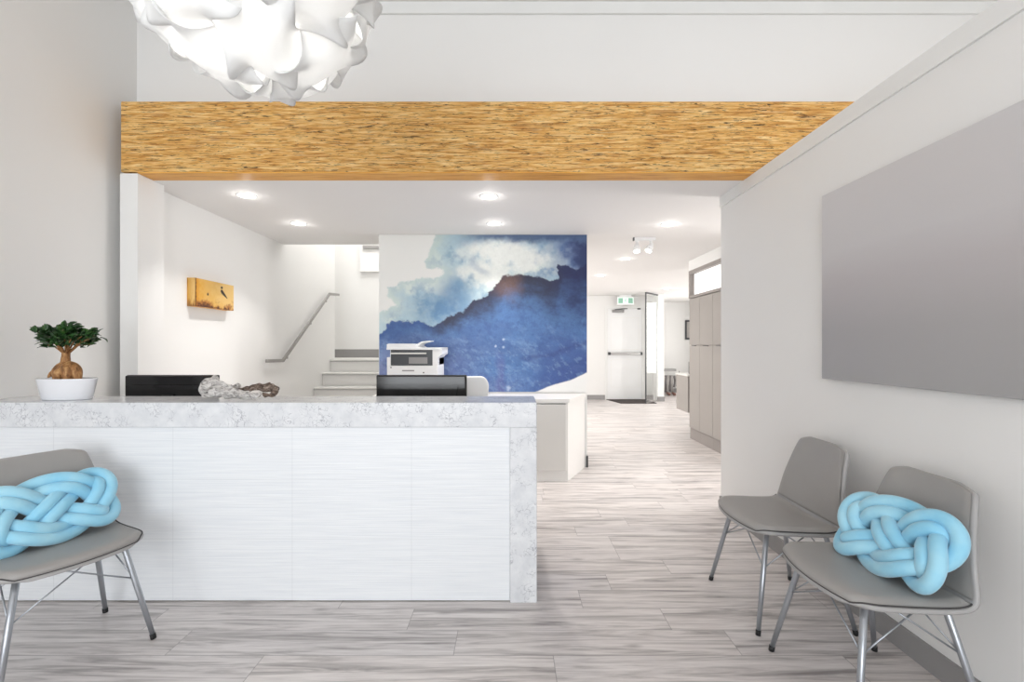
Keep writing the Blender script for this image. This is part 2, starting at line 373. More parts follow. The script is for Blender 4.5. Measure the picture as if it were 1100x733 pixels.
def sdf(X, Y, poly):                                  # signed distance, negative inside
    d = np.full(X.shape, 1e9); ins = np.zeros(X.shape, bool); n = len(poly)
    for i in range(n):
        ax, ay = poly[i]; bx, by = poly[(i+1) % n]; ex_, ey_ = bx-ax, by-ay
        tt = np.clip(((X-ax)*ex_+(Y-ay)*ey_)/(ex_*ex_+ey_*ey_+1e-9), 0, 1)
        d = np.minimum(d, np.hypot(X-ax-tt*ex_, Y-ay-tt*ey_))
        c = ((ay > Y) != (by > Y)) & (X < (bx-ax)*(Y-ay)/(by-ay+1e-12)+ax); ins ^= c
    return np.where(ins, -d, d)
def mural_colors(nu, nv):
    U, V = np.meshgrid(np.arange(nu+1)/nu, np.arange(nv+1)/nv); X = 33+U*810; Y = 50+V*615   # V runs down
    n1 = fbm(X, Y, .012, 6, 1); n2 = fbm(X, Y, .03, 5, 2, .6); n3 = fbm(X, Y, .006, 5, 3); n4 = fbm(X, Y, .09, 4, 4, .7)
    wx = X+n1*46+n2*14; wy = Y+fbm(X, Y, .012, 6, 9)*46+fbm(X, Y, .05, 4, 8)*10
    ridge = np.interp(wx, [0, 33, 90, 170, 240, 300, 360, 400, 470, 490, 520, 580, 640, 690, 725, 738, 772, 800, 860],
                      [440, 430, 388, 385, 412, 378, 350, 312, 276, 250, 212, 205, 207, 226, 214, 172, 170, 190, 150])
    dr = Y+n2*26+n4*16-ridge                           # positive: below the ridge
    # clouds
    n5 = fbm(X, Y, .02, 6, 31, .6); n6 = fbm(X, Y, .25, 2, 33, .8)
    sky = np.zeros(X.shape+(3,)); sky[:] = C3(176, 201, 212)
    sky = lerp(sky, C3(214, 226, 222), ss(-.06, .14, n1+n3*.6))
    sky = lerp(sky, C3(120, 156, 188), ss(.04, .22, n5+n1*.4)*.6)
    lb = ss(150, 20, np.hypot((wx-300)*.75, wy-355)); sky = lerp(sky, C3(104, 146, 186), np.clip(lb*(.75+n5*2.2), 0, 1))
    sky = lerp(sky, C3(96, 138, 180), ss(95, 10, np.hypot((wx-330)*1.1, (wy-285)*.7)+n5*90)*.6)
    sky = lerp(sky, C3(178, 204, 206), ss(330, 240, wx)*ss(60, 200, 270-wy)*.7)
    for cx_, cy_, rx_, ry_, a_ in ((530, 125, 135, 60, 1), (445, 205, 88, 56, .95), (605, 160, 80, 52, .95), (500, 225, 60, 44, .95), (370, 120, 60, 40, .6), (395, 175, 60, 50, .6)):
        dd = np.hypot((wx-cx_)/rx_, (wy-cy_)/ry_)+n5*1.3; sky = lerp(sky, C3(236, 239, 235), ss(1.3, .45, dd)*a_)
    arc = np.abs(np.hypot((wx-452), (wy-150)*1.1)-62); sky = lerp(sky, C3(138, 160, 184), ss(22, 2, arc)*ss(478, 430, wx)*ss(110, 150, wy)*.4)
    gd = ss(600, 800, wx+(120-wy)*.35+n5*120); sky = lerp(sky, C3(74, 104, 160), gd*.9); sky = lerp(sky, C3(112, 146, 190), gd*ss(.0, .2, n5)*.4)
    sky = lerp(sky, C3(24, 38, 90), ss(735, 830, wx+n5*110-(wy-120)*.15)*.93)
    sky = lerp(sky, C3(30, 42, 84), ss(84, 52, wy+n2*30)*ss(330, 480, wx)*.9); sky = lerp(sky, C3(96, 124, 164), ss(96, 60, wy+n5*60)*ss(300, 420, wx)*.5)
    # water
    n7 = fbm(X*.8+Y*.3, Y*1.6-X*.35, .022, 6, 41, .62); n8 = fbm(X*.5+Y*.4, Y*1.8-X*.5, .008, 4, 42)
    sea = np.zeros_like(sky); sea[:] = C3(64, 106, 160)
    sea = lerp(sea, C3(120, 132, 174), ss(520, 180, wx)*ss(420, 560, wy)*.9)
    sea = lerp(sea, C3(104, 122, 170), ss(570, 650, wy)*ss(720, 400, wx)*.8)
    sea = lerp(sea, C3(50, 86, 150), ss(540, 760, wx)*ss(380, 500, wy)*.75)
    sea = lerp(sea, C3(118, 150, 190), ss(.02, .24, n7)*.40*ss(350, 480, wy))
    sea = lerp(sea, C3(46, 74, 134), ss(-.02, -.24, n7)*.32)
    sea = lerp(sea, C3(40, 66, 128), ss(.02, .16, n8)*.32)
    sea = lerp(sea, C3(84, 74, 138), ss(26, 4, np.abs(wx-505-n1*60))*ss(500, 560, wy)*.45)
    yl = 546-(wx-560)*.26; sea = lerp(sea, C3(30, 54, 116), ss(20, 0, np.abs(wy-yl))*ss(540, 640, wx)*.55)
    sea = lerp(sea, C3(34, 62, 128), ss(0, 60, wy-yl-18)*ss(600, 760, wx)*.7)
    sea = np.clip(sea*1.08+.02, 0, 1); sea = lerp(sea, C3(52, 80, 138), ss(.0, .2, fbm(X*1.2-Y*.4, Y*1.2+X*.4, .05, 4, 51, .7))*.4); sea = lerp(sea, C3(128, 158, 196), ss(.04, .2, fbm(X*1.3-Y*.9, Y+X*.3, .045, 4, 52, .7))*.35*ss(400, 520, wy))
    dw = np.interp(wx, [0, 200, 300, 500, 650, 860], [30, 44, 70, 150, 170, 320])
    dark = ss(1.0, .05, dr/dw+n7*.5)
    deep = lerp(np.broadcast_to(C3(40, 44, 72), sky.shape).copy(), C3(22, 34, 84), ss(640, 800, wx))
    deep = lerp(deep, C3(118, 88, 76), ss(80, 8, np.hypot((wx-538)*.95, (wy-258)*.8))*.85)
    deep = lerp(deep, C3(46, 84, 146), ss(300, 170, wx))
    sea = sea*(1-dark[..., None])+deep*dark[..., None]
    sea = lerp(sea, C3(48, 84, 146), ss(50, 5, np.abs(wy-425))*ss(260, 60, wx)*.6)
    for sx_, sy_, sr_ in ((487, 486, 4), (518, 460, 4), (517, 490, 5), (537, 652, 9)):
        sea = lerp(sea, C3(190, 205, 225), ss(1.6, .3, np.hypot(X-sx_, Y-sy_)/sr_+n4*2)*.75)
    sea *= (1+n6*.26)[..., None]; sky *= (1+n6*.05)[..., None]
    img = sky*(1-ss(-3, 5, dr)[..., None])+sea*ss(-3, 5, dr)[..., None]
    img *= (1+n4*.14+n2*.08)[..., None]
    # bare white paper: upper left and the lower right corner
    wp = [(20, 30), (262, 30), (250, 90), (222, 150), (226, 186), (292, 196), (262, 240), (205, 226), (150, 238), (76, 262), (84, 300), (104, 335), (60, 345), (20, 372)]
    d1 = sdf(X+n2*40+n1*30, Y+n1*50+n4*14, wp); img = lerp(img, C3(238, 238, 235), ss(5, -6, d1)); img = lerp(img, C3(180, 205, 200), ss(14, 0, np.abs(d1-8))*.35)
    img = lerp(img, C3(215, 225, 220), ss(70, 0, d1)*.5*ss(-6, 2, d1))
    edge = np.interp(X, [600, 640, 700, 780, 843], [690, 666, 640, 618, 588]); img = lerp(img, C3(238, 238, 236), ss(-2, 4, Y+n4*3-edge)*ss(618, 642, X))
    return np.clip(img, 0, 1)
def art_mesh(name, nu, nv, f, cols, parent=None):
    mb = MB(); mb.grid(f, nu, nv)
    o = mb.build(name, M['art'], parent) if parent else mb.build(name, M['art'], None, world=False)
    at_ = o.data.color_attributes.new('paint', 'FLOAT_COLOR', 'POINT')
    c = np.ones(((nu+1)*(nv+1), 4), 'f'); c[:, :3] = cols.reshape(-1, 3); at_.data.foreach_set('color', c.ravel()); return o
mu = thing('wall_mural_print', 'large blue and white watercolour mural covering the centre wall', 'mural', (-.295, YM, 0))
mu.name = 'painted_mural'; ROOT['painted_mural'] = ROOT['wall_mural_print']
NU, NV = 460, 350
art_mesh('printed_sheet', NU, NV, lambda u, v: Vector((-1.400+u*2.213, YM-.004, CL-.003-v*1.675)), mural_colors(NU, NV), mu)
MB().box(-1.400, .813, YM-.0035, YM-.0005, CL-1.678, CL-.003).build('backing', M['white_plastic'], mu)

# ------------------------------------------------------------------ reception desk
D0, D1, DT = 2.30, 2.60, 1.010
d = thing('reception_desk', 'long reception desk with white tile front and speckled quartz counter', 'desk', (-1.28, 2.45, 0))
MB().box(XL+.002, .132, D0, D1, DT-.125, DT, .003, 1).build('countertop', M['quartz'], d)
MB().box(-.003, .132, D0, D1, 0, DT-.1255, .002, 1).build('end_panel', M['quartz'], d)
MB().box(XL+.002, -.004, D0+.012, D1-.02, .006, DT-.126).build('front_panel', M['tile'], d)
MB().box(XL+.002, .10, D1+.002, 3.10, .70, .735, .004).build('work_surface', M['lam'], d)
for xs_ in (.06, -1.25): MB().box(xs_, xs_+.04, D1+.002, 3.08, 0, .699).build('side_support', M['lam'], d)

# ------------------------------------------------------------------ low white cabinet run with slanted end
c = thing('credenza', 'low white storage cabinet with slanted end below the blue mural', 'cabinet', (-.3, 4.6, 0))
Y0 = 4.345
pts = [(-1.40, Y0), (.560, Y0), (.80, YM-.016), (-1.40, YM-.016)]
pb = [(-1.385, Y0+.012), (.548, Y0+.012), (.786, YM-.02), (-1.385, YM-.02)]
MB().prism(pb, 'z', 0, .75).build('carcass', M['lam'], c)
MB().prism(pts, 'z', .751, .786).build('cabinet_top', M['lam'], c)
for x0 in (-1.37, -.735, -.10):
    dd = MB().box(x0, x0+.625, Y0-.008, Y0+.011, .105, .735, .002, 1).build('door', M['laminate_door'], c)
    MB().box(x0, x0+.625, Y0+.002, Y0+.0115, .737, .7415).build('finger_gap', M['seam'], dd)

# ------------------------------------------------------------------ printer
p = thing('office_printer', 'white multifunction printer with open paper tray, in front of the mural', 'printer', (-.93, 4.6, .786))
y = 4.38; k = 490/y
X0, X1 = at(415.5, 0, y).x, at(470.2, 0, y).x; XT = at(474.6, 0, y).x
z = lambda py: CH-(py-HY)/k
m = MB(); m.box(X0, X1, y, 4.80, .7865, z(393), .008); m.build('lower_body', M['white_plastic'], p)
m = MB(); m.box(X0+.005, X1, y+.10, 4.80, z(393), z(376), .004); m.box(at(464.5, 0, y).x, X1, y+.002, 4.8, z(393.4), z(375.8), .004); m.box(X0, at(419.5, 0, y).x, y+.002, 4.8, z(393.4), z(384), .003)
m.build('middle_body', M['white_plastic'], p)
m = MB(); m.box(at(419.5, 0, y).x, at(464.5, 0, y).x, y+.012, y+.11, z(392.9), z(376)); m.build('paper_cavity', M['dark'], p)
m = MB(); m.box(at(439, 0, y).x, at(459, 0, y).x, y+.004, y+.013, z(391), z(384)); m.build('output_tray', M['base'], p)
m = MB(); m.box(at(420, 0, y).x, at(458, 0, y).x, y-.02, y+.05, z(380.6), z(379), .002); m.build('control_panel', M['laminate_door'], p)
m = MB(); m.box(X0, XT, y-.015, 4.81, z(376), z(373.6), .004)
m.prism([(X0, z(376)), (X0, z(370)), (X0+.02, z(369.3)), (at(443, 0, y).x, z(369.3)), (at(451, 0, y).x, z(374)), (XT-.01, z(373.8)), (XT, z(375)), (XT, z(381)), (XT-.03, z(383.5)), (X1, z(385)), (X1-.005, z(376))], 'y', y+.0, 4.80)
m.build('scanner_unit', M['white_plastic'], p)
m = MB(); m.prism([(at(443, 0, y).x, z(371.5)), (at(451, 0, y).x, z(367)), (at(460, 0, y).x, z(366)), (at(460, 0, y).x, z(366.8)), (at(452, 0, y).x, z(368.6)), (at(445.5, 0, y).x, z(372.6))], 'y', y+.08, 4.70)
m.build('document_tray', M['white_plastic'], p)
m = MB(); m.box(at(432, 0, y).x, at(445, 0, y).x, y-.002, y+.004, z(399), z(397.7)); m.build('tray_handle', M['base'], p)
for px_, py_ in ((420, 395), (455, 400.5)): MB().box(at(px_-.7, 0, y).x, at(px_+.7, 0, y).x, y-.002, y+.003, z(py_+.6), z(py_-.6)).build('button', M['dark'], p)

# ------------------------------------------------------------------ monitors
def monitor(px0, px1, Y, label):
    a, b_ = at(px0, 0, Y).x, at(px1, 0, Y).x; top = CH-(403.3-HY)*Y/F; xc = (a+b_)/2
    o = thing('computer_monitor', label, 'monitor', (xc, Y+.03, .736), 0, 'monitors on the reception desk')
    MB().box(a, b_, Y+.012, Y+.04, top-.335, top, .006).build('bezel', M['black'], o)
    m = MB(); m.box(a+.004, b_-.004, Y-.002, Y+.016, top-.33, top-.003, .007, 3)
    m.build('back_cover', M['black_gloss'], o)
    m = MB(); m.prism([(a+.05, top-.06), (b_-.05, top-.06), (b_-.09, top-.28), (a+.09, top-.28)], 'y', Y-.02, Y+.001); m.build('cover_bulge', M['black_gloss'], o)
    m = MB(); m.box(xc-.035, xc+.035, Y-.035, Y-.021, .745, top-.12); m.box(xc-.035, xc+.035, Y-.036, Y+.0, top-.2, top-.12); m.build('stand_neck', M['black'], o)
    m = MB(); m.lathe([(.12, 0), (.122, .006), (.11, .012), (.03, .014)], (xc, Y-.01, .7355), 32, 1, .8); m.build('stand_base', M['black'], o, smooth=True)
    MB().box(a+.015, b_-.015, Y+.040, Y+.0415, top-.315, top-.015).build('screen', M['black_gloss'], o)
monitor(133.5, 232, 2.84, 'black monitor seen from behind, partly hidden by the driftwood')
monitor(403.5, 501, 2.84, 'black glossy monitor seen from behind, in front of the printer')

# white office chair whose back shows beside the right monitor
o = thing('office_chair', 'white swivel chair whose rounded back shows beside the right monitor', 'chair', (-.40, 3.45, 0), .1)
m = MB(); m.prism([(-.20, .66), (.20, .66)]+[(.225-.06+.06*math.cos(a), 1.078-.075+.075*math.sin(a)) for a in [i*PI/16 for i in range(9)]]+[(-.225+.06-.06*math.sin(a), 1.003+.075*math.cos(a)) for a in [i*PI/16 for i in range(9)]], 'y', -.22+.0, -.18)
m.build('backrest', M['white_plastic'], o, world=False, mods=(('BEVEL', dict(width=.012, segments=3)),))
m = MB(); m.box(-.23, .23, -.20, .25, .44, .50, .03, 3); m.build('seat', M['white_plastic'], o, world=False)
m = MB(); m.tube([(0, -.14, .46), (0, -.21, .48), (0, -.215, .72)], .018); m.build('back_post', M['chrome'], o, world=False, smooth=True)
m = MB(); m.tube([(0, 0, .09), (0, 0, .44)], .025, 16); m.build('gas_post', M['chrome'], o, world=False, smooth=True)
for i in range(5):
    a = 2*PI*i/5+.3; ca, sa = math.cos(a), math.sin(a)
    l = MB().tube([(0, 0, .10), (.15*ca, .15*sa, .095), (.27*ca, .27*sa, .075)], [.022, .018, .012], 10).build('base_leg', M['chrome'], o, world=False, smooth=True)
    w_ = MB(); w_.tube([(.27*ca-.014*sa, .27*sa+.014*ca, .028), (.27*ca+.014*sa, .27*sa-.014*ca, .028)], .028, 16); w_.tube([(.27*ca, .27*sa, .03), (.27*ca, .27*sa, .08)], .006, 8)
    wo = w_.build('caster', M['black'], l, world=False)

# ------------------------------------------------------------------ bonsai in a white pot
cx_, cy_ = -2.372, 2.44
o = thing('potted_bonsai', 'ginseng ficus bonsai with swollen roots in a white oval pot on the counter', 'plant', (cx_, cy_, DT))
m = MB(); m.lathe([(.112, 0), (.118, .004), (.140, .108), (.142, .113), (.133, .113), (.128, .095), (.001, .094)], (cx_, cy_, DT+.0005), 48, 1.06, .56)
pt = m.build('pot', M['pot'], o, smooth=True)
m = MB(); m.lathe([(.12, 0), (.126, .010), (.10, .014), (.03, .017)], (cx_, cy_, DT+.094), 36, 1.03, .55); m.build('soil', M['soil'], o, smooth=True)
rb = DT+.105
m = MB(); random.seed(3)
def blob(m, pts, rad, seg=12, wob=.15):
    P = []; R = []; n = 7
    for i in range(len(pts)-1):
        for j in range(n):
            t_ = j/n; P.append(Vector(pts[i]).lerp(Vector(pts[i+1]), t_)); R.append(rad[i]*(1-t_)+rad[i+1]*t_)
    P.append(Vector(pts[-1])); R.append(rad[-1])
    for _ in range(3):
        P = [P[0]]+[(P[i-1]+P[i]*2+P[i+1])/4 for i in range(1, len(P)-1)]+[P[-1]]; R = [R[0]]+[(R[i-1]+R[i]*2+R[i+1])/4 for i in range(1, len(R)-1)]+[R[-1]]
    R = [r*(1+wob*mn.noise(p*45)) for r, p in zip(R, P)]
    m.tube(P, R, seg)
trunk = (cx_-.005, cy_, rb+.085)
blob(m, [(cx_-.005, cy_, rb+.16), (cx_-.008, cy_, rb+.11), (cx_-.01, cy_, rb+.05)], [.017, .020, .034])
blob(m, [trunk, (cx_+.045, cy_-.005, rb+.055), (cx_+.072, cy_-.01, rb-.008)], [.022, .040, .012])
blob(m, [trunk, (cx_+.03, cy_-.025, rb+.05), (cx_+.030, cy_-.035, rb-.01)], [.02, .034, .016])
blob(m, [trunk, (cx_-.045, cy_+.0, rb+.05), (cx_-.042, cy_-.02, rb-.008)], [.02, .034, .012])
blob(m, [trunk, (cx_-.012, cy_-.03, rb+.035), (cx_-.022, cy_-.04, rb-.01)], [.02, .026, .016])
blob(m, [(cx_-.035, cy_, rb+.065), (cx_-.07, cy_-.01, rb+.035), (cx_-.092, cy_-.012, rb+.012)], [.016, .014, .004])
blob(m, [trunk, (cx_+.0, cy_+.035, rb+.03), (cx_+.01, cy_+.045, rb-.01)], [.02, .026, .014])
m.build('root_trunk', M['bark'], o, smooth=True, mods=(SUB(1),))
m = MB(); tips = []
top = Vector((cx_-.005, cy_, rb+.15))
random.seed(12)
for i in range(17):
    a = 2*PI*i/17*1.0+random.uniform(-.2, .2); L = random.uniform(.09, .17); zt = random.uniform(.05, .13)
    e = top+Vector((math.cos(a)*L*1.05, math.sin(a)*L*.60, zt-.018*(L > .14)))
    mid = top.lerp(e, .5)+Vector((0, 0, random.uniform(.0, .02))); m.tube([top-Vector((0, 0, .02)), mid, e], [.0052, .0034, .0015], 6); tips.append((mid, e))
m.build('twigs', M['bark'], o, smooth=True)
m = MB()
def leaf(m, p, dirv, L, W):
    dirv = dirv.normalized(); sd = dirv.cross(Vector((0, 0, 1)))
    if sd.length < .1: sd = Vector((1, 0, 0))
    sd.normalize(); sd = (Matrix.Rotation(random.uniform(-.9, .9), 3, dirv) @ sd); up = sd.cross(dirv); rows = []
    for k_, wk in ((0, .12), (.25, .8), (.55, 1), (.8, .65), (1, .05)):
        c_ = p+dirv*L*k_-up*(-.12*L*math.sin(k_*PI)); rows.append([m.bm.verts.new(c_+sd*W*wk*q+up*abs(q)*W*.35*wk) for q in (-1, 0, 1)])
    for A, B in zip(rows, rows[1:]):
        for q in range(2): m.bm.faces.new((A[q], A[q+1], B[q+1], B[q]))
for mid, e in tips:
    for j in range(12):
        f_ = random.random()**.7; p_ = mid.lerp(e, f_)+Vector([random.gauss(0, .009) for _ in range(3)])
        dv = (e-top)*1.2; dv = dv.normalized()*.7+Vector((random.uniform(-1, 1), random.uniform(-1, 1), random.uniform(-.45, .75)))*.8
        leaf(m, p_, dv, random.uniform(.036, .056), random.uniform(.011, .017))
for j in range(70):
    p_ = top+Vector((random.gauss(0, .06), random.gauss(0, .035), random.uniform(.035, .115))); leaf(m, p_, Vector((p_.x-top.x, p_.y-top.y, .03))*6+Vector([random.uniform(-.5, .5) for _ in range(3)]), random.uniform(.036, .052), random.uniform(.013, .019))
m.build('foliage', M['leaf'], o, smooth=True, mods=(('SOLIDIFY', dict(thickness=.0006)),))

# ------------------------------------------------------------------ driftwood
o = thing('driftwood', 'gnarled grey driftwood branch lying on the quartz counter', 'driftwood', (-1.42, 2.46, DT))
def gnarl(m, pts, rad, seg=18, amp=.30, fr=38):
    n0 = len(m.bm.verts); blob(m, pts, rad, seg, .25); m.bm.verts.ensure_lookup_table()
    for v in list(m.bm.verts)[n0:]:
        q = v.co*fr; dn = Vector((mn.noise(q), mn.noise(q+Vector((9, 3, 1))), mn.noise(q+Vector((2, 8, 5))))); v.co += dn*.012*amp/.3
        if v.co.z < DT+.002: v.co.z = DT+.002
A = lambda px_, py_, Y=2.42: at(px_, py_, Y)
m = MB()
gnarl(m, [A(215, 421), A(222, 417), A(228, 411), A(231, 404.5)], [.012, .040, .034, .010])
gnarl(m, [A(218, 424), A(236, 420), A(248, 422.5), A(262, 424.5), A(277, 425.5)], [.020, .034, .028, .020, .013])
gnarl(m, [A(228, 409), A(240, 414), A(252, 419.5), A(262, 422)], [.014, .018, .012, .008])
gnarl(m, [A(240, 424), A(258, 427), A(274, 427.5), A(279, 424)], [.012, .012, .013, .009])
m.build('branch', M['drift'], o, smooth=True, mods=(SUB(1),))
m = MB()
gnarl(m, [A(248, 421, 2.5), A(262, 418, 2.5), A(276, 416, 2.5), A(290, 416, 2.5), A(298, 418, 2.5)], [.008, .012, .018, .024, .014])
gnarl(m, [A(297, 416, 2.48), A(297, 421, 2.46), A(291, 425, 2.44), A(281, 424.5, 2.43)], [.012, .016, .014, .009])
gnarl(m, [A(282, 413.5, 2.5), A(291, 412.5, 2.5)], [.008, .010])
m.build('twisted_end', M['drift_brown'], o, smooth=True, mods=(SUB(1),))
m = MB(); gnarl(m, [A(250, 416.5, 2.5), A(255, 414.5, 2.5), A(257, 417, 2.5)], [.008, .013, .010]); gnarl(m, [A(250, 417, 2.5), A(247, 421, 2.5)], [.007, .006]); m.build('burl', M['drift'], o, smooth=True)

# ------------------------------------------------------------------ chairs
ROWS = [(.222, .428, .150, .018, 0), (.220, .438, .190, .030, 0), (.208, .447, .222, .040, 0), (.175, .450, .240, .038, .0), (.10, .447, .246, .026, .002), (.0, .440, .248, .012, .006),
        (-.09, .436, .250, .004, .010), (-.140, .442, .252, 0, .012), (-.166, .462, .253, -.006, .010), (-.180, .50, .249, -.012, .0), (-.200, .60, .224, -.018, 0), (-.225, .70, .200, -.018, 0), (-.246, .778, .181, -.014, 0), (-.253, .803, .168, -.010, -.004), (-.256, .815, .140, -.006, -.008), (-.257, .818, .105, -.003, -.006)]
def cr(v, a=0, b=None):
    b = len(ROWS)-1 if b is None else b; x = a+v*(b-a); i = min(int(x), len(ROWS)-2); f_ = x-i
    P = [np.array(ROWS[max(0, min(len(ROWS)-1, i+k_))]) for k_ in (-1, 0, 1, 2)]
    return .5*((2*P[1])+(-P[0]+P[2])*f_+(2*P[0]-5*P[1]+4*P[2]-P[3])*f_**2+(-P[0]+3*P[1]-3*P[2]+P[3])*f_**3)
def shell_pt(u, v, a=0, b=None, wscale=1, off=0, inset=0):
    r = cr(v, a, b); q = (u*2-1); r2 = cr(min(1, v+.01), a, b); r1 = cr(max(0, v-.01), a, b)
    T = Vector((0, r2[0]-r1[0], r2[1]-r1[1])).normalized(); N = Vector((0, -T.z, T.y))*-1        # towards the sitter
    if N.z < 0 and T.z < .5: N = -N
    if T.z >= .5 and N.y < 0: N = -N
    wv = max(.02, r[2]-inset)
    return Vector((q*wv, r[0]-r[3]*q*q, r[1]+r[4]*q*q))+N*off
def leg_top(sx, sy): return Vector((sx*.165, .135*sy-.0, .425))
def make_chair():
    t_ = thing('waiting_chair', 'x', 'chair', (0, 0, 0), 0, None)
    m = MB(); m.grid(lambda u, v: shell_pt(u, v), 18, 44)
    m.build('shell', M['grey_plastic'], t_, world=False, smooth=True, mods=(('SOLIDIFY', dict(thickness=.021, offset=0)), SUB(1)))
    def pad(a, b, inset, th):
        m = MB()
        def f(u, v):
            q = abs(u*2-1); e = min(1, (1-q)/.10)*min(1, v/.06)*min(1, (1-v)/.06)
            return shell_pt(u, v, a, b, 1, .0118+th*(max(0, e)**.5), inset)
        m.grid(f, 26, 34); return m
    s_ = pad(1.1, 7.7, .010, .016).build('seat_pad', M['leather'], t_, world=False, smooth=True)
    pts = [shell_pt(u, 0, 1.1, 7.7, 1, .0122, .008) for u in np.linspace(0, 1, 20)]
    side1 = [shell_pt(1, v, 1.1, 7.7, 1, .0122, .008) for v in np.linspace(.03, 1, 24)]; side0 = [shell_pt(0, v, 1.1, 7.7, 1, .0122, .008) for v in np.linspace(1, .03, 24)]
    MB().tube(side0+pts+side1, .0028, 6).build('piping', M['seam'], s_, world=False, smooth=True)
    pad(8.3, 14.6, .012, .006).build('back_pad', M['leather'], t_, world=False, smooth=True)
    m = MB()
    for sx in (-1, 1): m.tube([leg_top(sx, 1)+Vector((0, .0, 0)), leg_top(sx, -1)], .007, 8)
    for sy in (-1, 1): m.tube([leg_top(-1, sy), leg_top(1, sy)], .007, 8)
    m.build('seat_bracket', M['steel'], t_, world=False, smooth=True)
    feet = {}
    for sx in (-1, 1):
        for sy in (-1, 1):
            a = leg_top(sx, sy); f_ = Vector((sx*.24, .215 if sy > 0 else -.222, .012)); feet[(sx, sy)] = (a, f_)
            l = MB().tube([a+Vector((-sx*.03, -.02*sy, .004)), a, a.lerp(f_, .5), f_], [.0105, .0115, .0112, .0095], 14).build('leg', M['steel'], t_, world=False, smooth=True)
            MB().tube([f_.lerp(a, .025), Vector((f_.x, f_.y, .0))+Vector((sx, sy, 0))*.001], [.0112, .0112], 14).build('foot_cap', M['black'], l, world=False, smooth=True)
    m = MB(); ks = [(-1, 1), (1, 1), (1, -1), (-1, -1)]
    for i in range(4):
        for (p_, q_) in ((ks[i], ks[(i+1) % 4]), (ks[(i+1) % 4], ks[i])):
            a = feet[p_][0].lerp(feet[p_][1], .36); b_ = feet[q_][0].lerp(feet[p_][0], .28); m.tube([a, b_], .0032, 6)
    m.build('cross_wires', M['steel'], t_, world=False, smooth=True)
    return t_
ch = make_chair()
def put_chair(o, x, y, facing, label):
    o.location = (x, y, 0); o.rotation_euler = (0, 0, facing-PI/2); o['label'] = label; o['group'] = 'grey waiting chairs'; return o
spots = [(1.325, 2.285, PI, 'grey shell chair with empty seat, farther one along the right wall'),
         (1.325, 1.70, PI, 'grey shell chair holding a blue knot pillow, nearer one along the right wall'),
         (-1.884, 1.905, math.atan2(-.455, .89), 'grey shell chair holding a blue knot pillow, in front of the reception desk')]
for i, s_ in enumerate(spots):
    q = ch if i == 0 else copy_tree(ch)
    put_chair(q, *s_)

# ------------------------------------------------------------------ knot pillows
def knot_mesh(phase=1):
    # flat mat of one doubled strand: two lobes at either end, three along either side, woven over and under
    m = MB(); r = .0245; n = 420; A_, B_ = .198, .107
    tt = np.linspace(0, 2*PI, n, endpoint=False)
    x = np.cos(2*tt+.0); y = np.cos(3*tt+PI/4)
    k = 1-.13*(x*x*y*y); P = np.stack([x*k*A_, y*k*B_], 1)
    Q = np.roll(P, -1, 0); D = Q-P; hits = []
    for a in range(n):
        b = np.arange(a+2, n if a else n-1); den = D[a, 0]*D[b, 1]-D[a, 1]*D[b, 0]; w_ = P[b]-P[a]
        with np.errstate(all='ignore'):
            u = (w_[:, 0]*D[b, 1]-w_[:, 1]*D[b, 0])/den; v = (w_[:, 0]*D[a, 1]-w_[:, 1]*D[a, 0])/den
        for q in np.nonzero((u >= 0) & (u < 1) & (v >= 0) & (v < 1))[0]: hits += [a+u[q], b[q]+v[q]]
    hits = sorted(hits); zs = [phase*(1 if i % 2 else -1) for i in range(len(hits))]
    hx_ = np.array([hits[-1]-n]+hits+[hits[0]+n]); hz = [zs[-1]]+zs+[zs[0]]; Z = np.zeros(n)
    for i in range(n):
        q = min(max(np.searchsorted(hx_, i)-1, 0), len(hx_)-2); f_ = (i-hx_[q])/(hx_[q+1]-hx_[q]); Z[i] = hz[q]+(hz[q+1]-hz[q])*(.5-.5*math.cos(PI*f_))
    T = np.roll(P, -1, 0)-np.roll(P, 1, 0); T /= np.linalg.norm(T, axis=1)[:, None]; N = np.stack([-T[:, 1], T[:, 0]], 1)
    for s_ in (-1, 1):
        C_ = P+N*s_*.0222; pts = [Vector((C_[i, 0], C_[i, 1], Z[i]*.024)) for i in range(n)]
        for _ in range(14): pts = [(pts[i-1]+pts[i]*2+pts[(i+1) % n])/4 for i in range(n)]
        m.tube(pts[::2], r, 16, closed=True)
    return m
def pillow(label, chair, fwd, h, tilt, yaw_roll, off, phase=1):
    mb = knot_mesh(phase); base = Matrix.Translation(chair.location) @ Matrix.Rotation(chair.rotation_euler.z, 4, 'Z')
    o = mb.build('knot_pillow', M['velvet'], None, world=False, smooth=True)
    o.matrix_world = base @ Matrix.Translation((off, fwd, h)) @ Matrix.Rotation(-tilt, 4, 'X') @ Matrix.Rotation(yaw_roll, 4, 'Z')
    tag(o, label, 'pillow', 'light blue knot pillows'); return o
chairs = [x for x in bpy.data.objects if x.name.startswith('waiting_chair')]; chairs.sort(key=lambda x: x.name)
pillow('light blue knotted velvet pillow leaning in the chair by the right wall', chairs[1], -.072, .598, math.radians(60), math.radians(5), -.026, 1)
pillow('light blue knotted velvet pillow on the chair in front of the desk', chairs[2], -.078, .604, math.radians(62), math.radians(3), .0, -1)

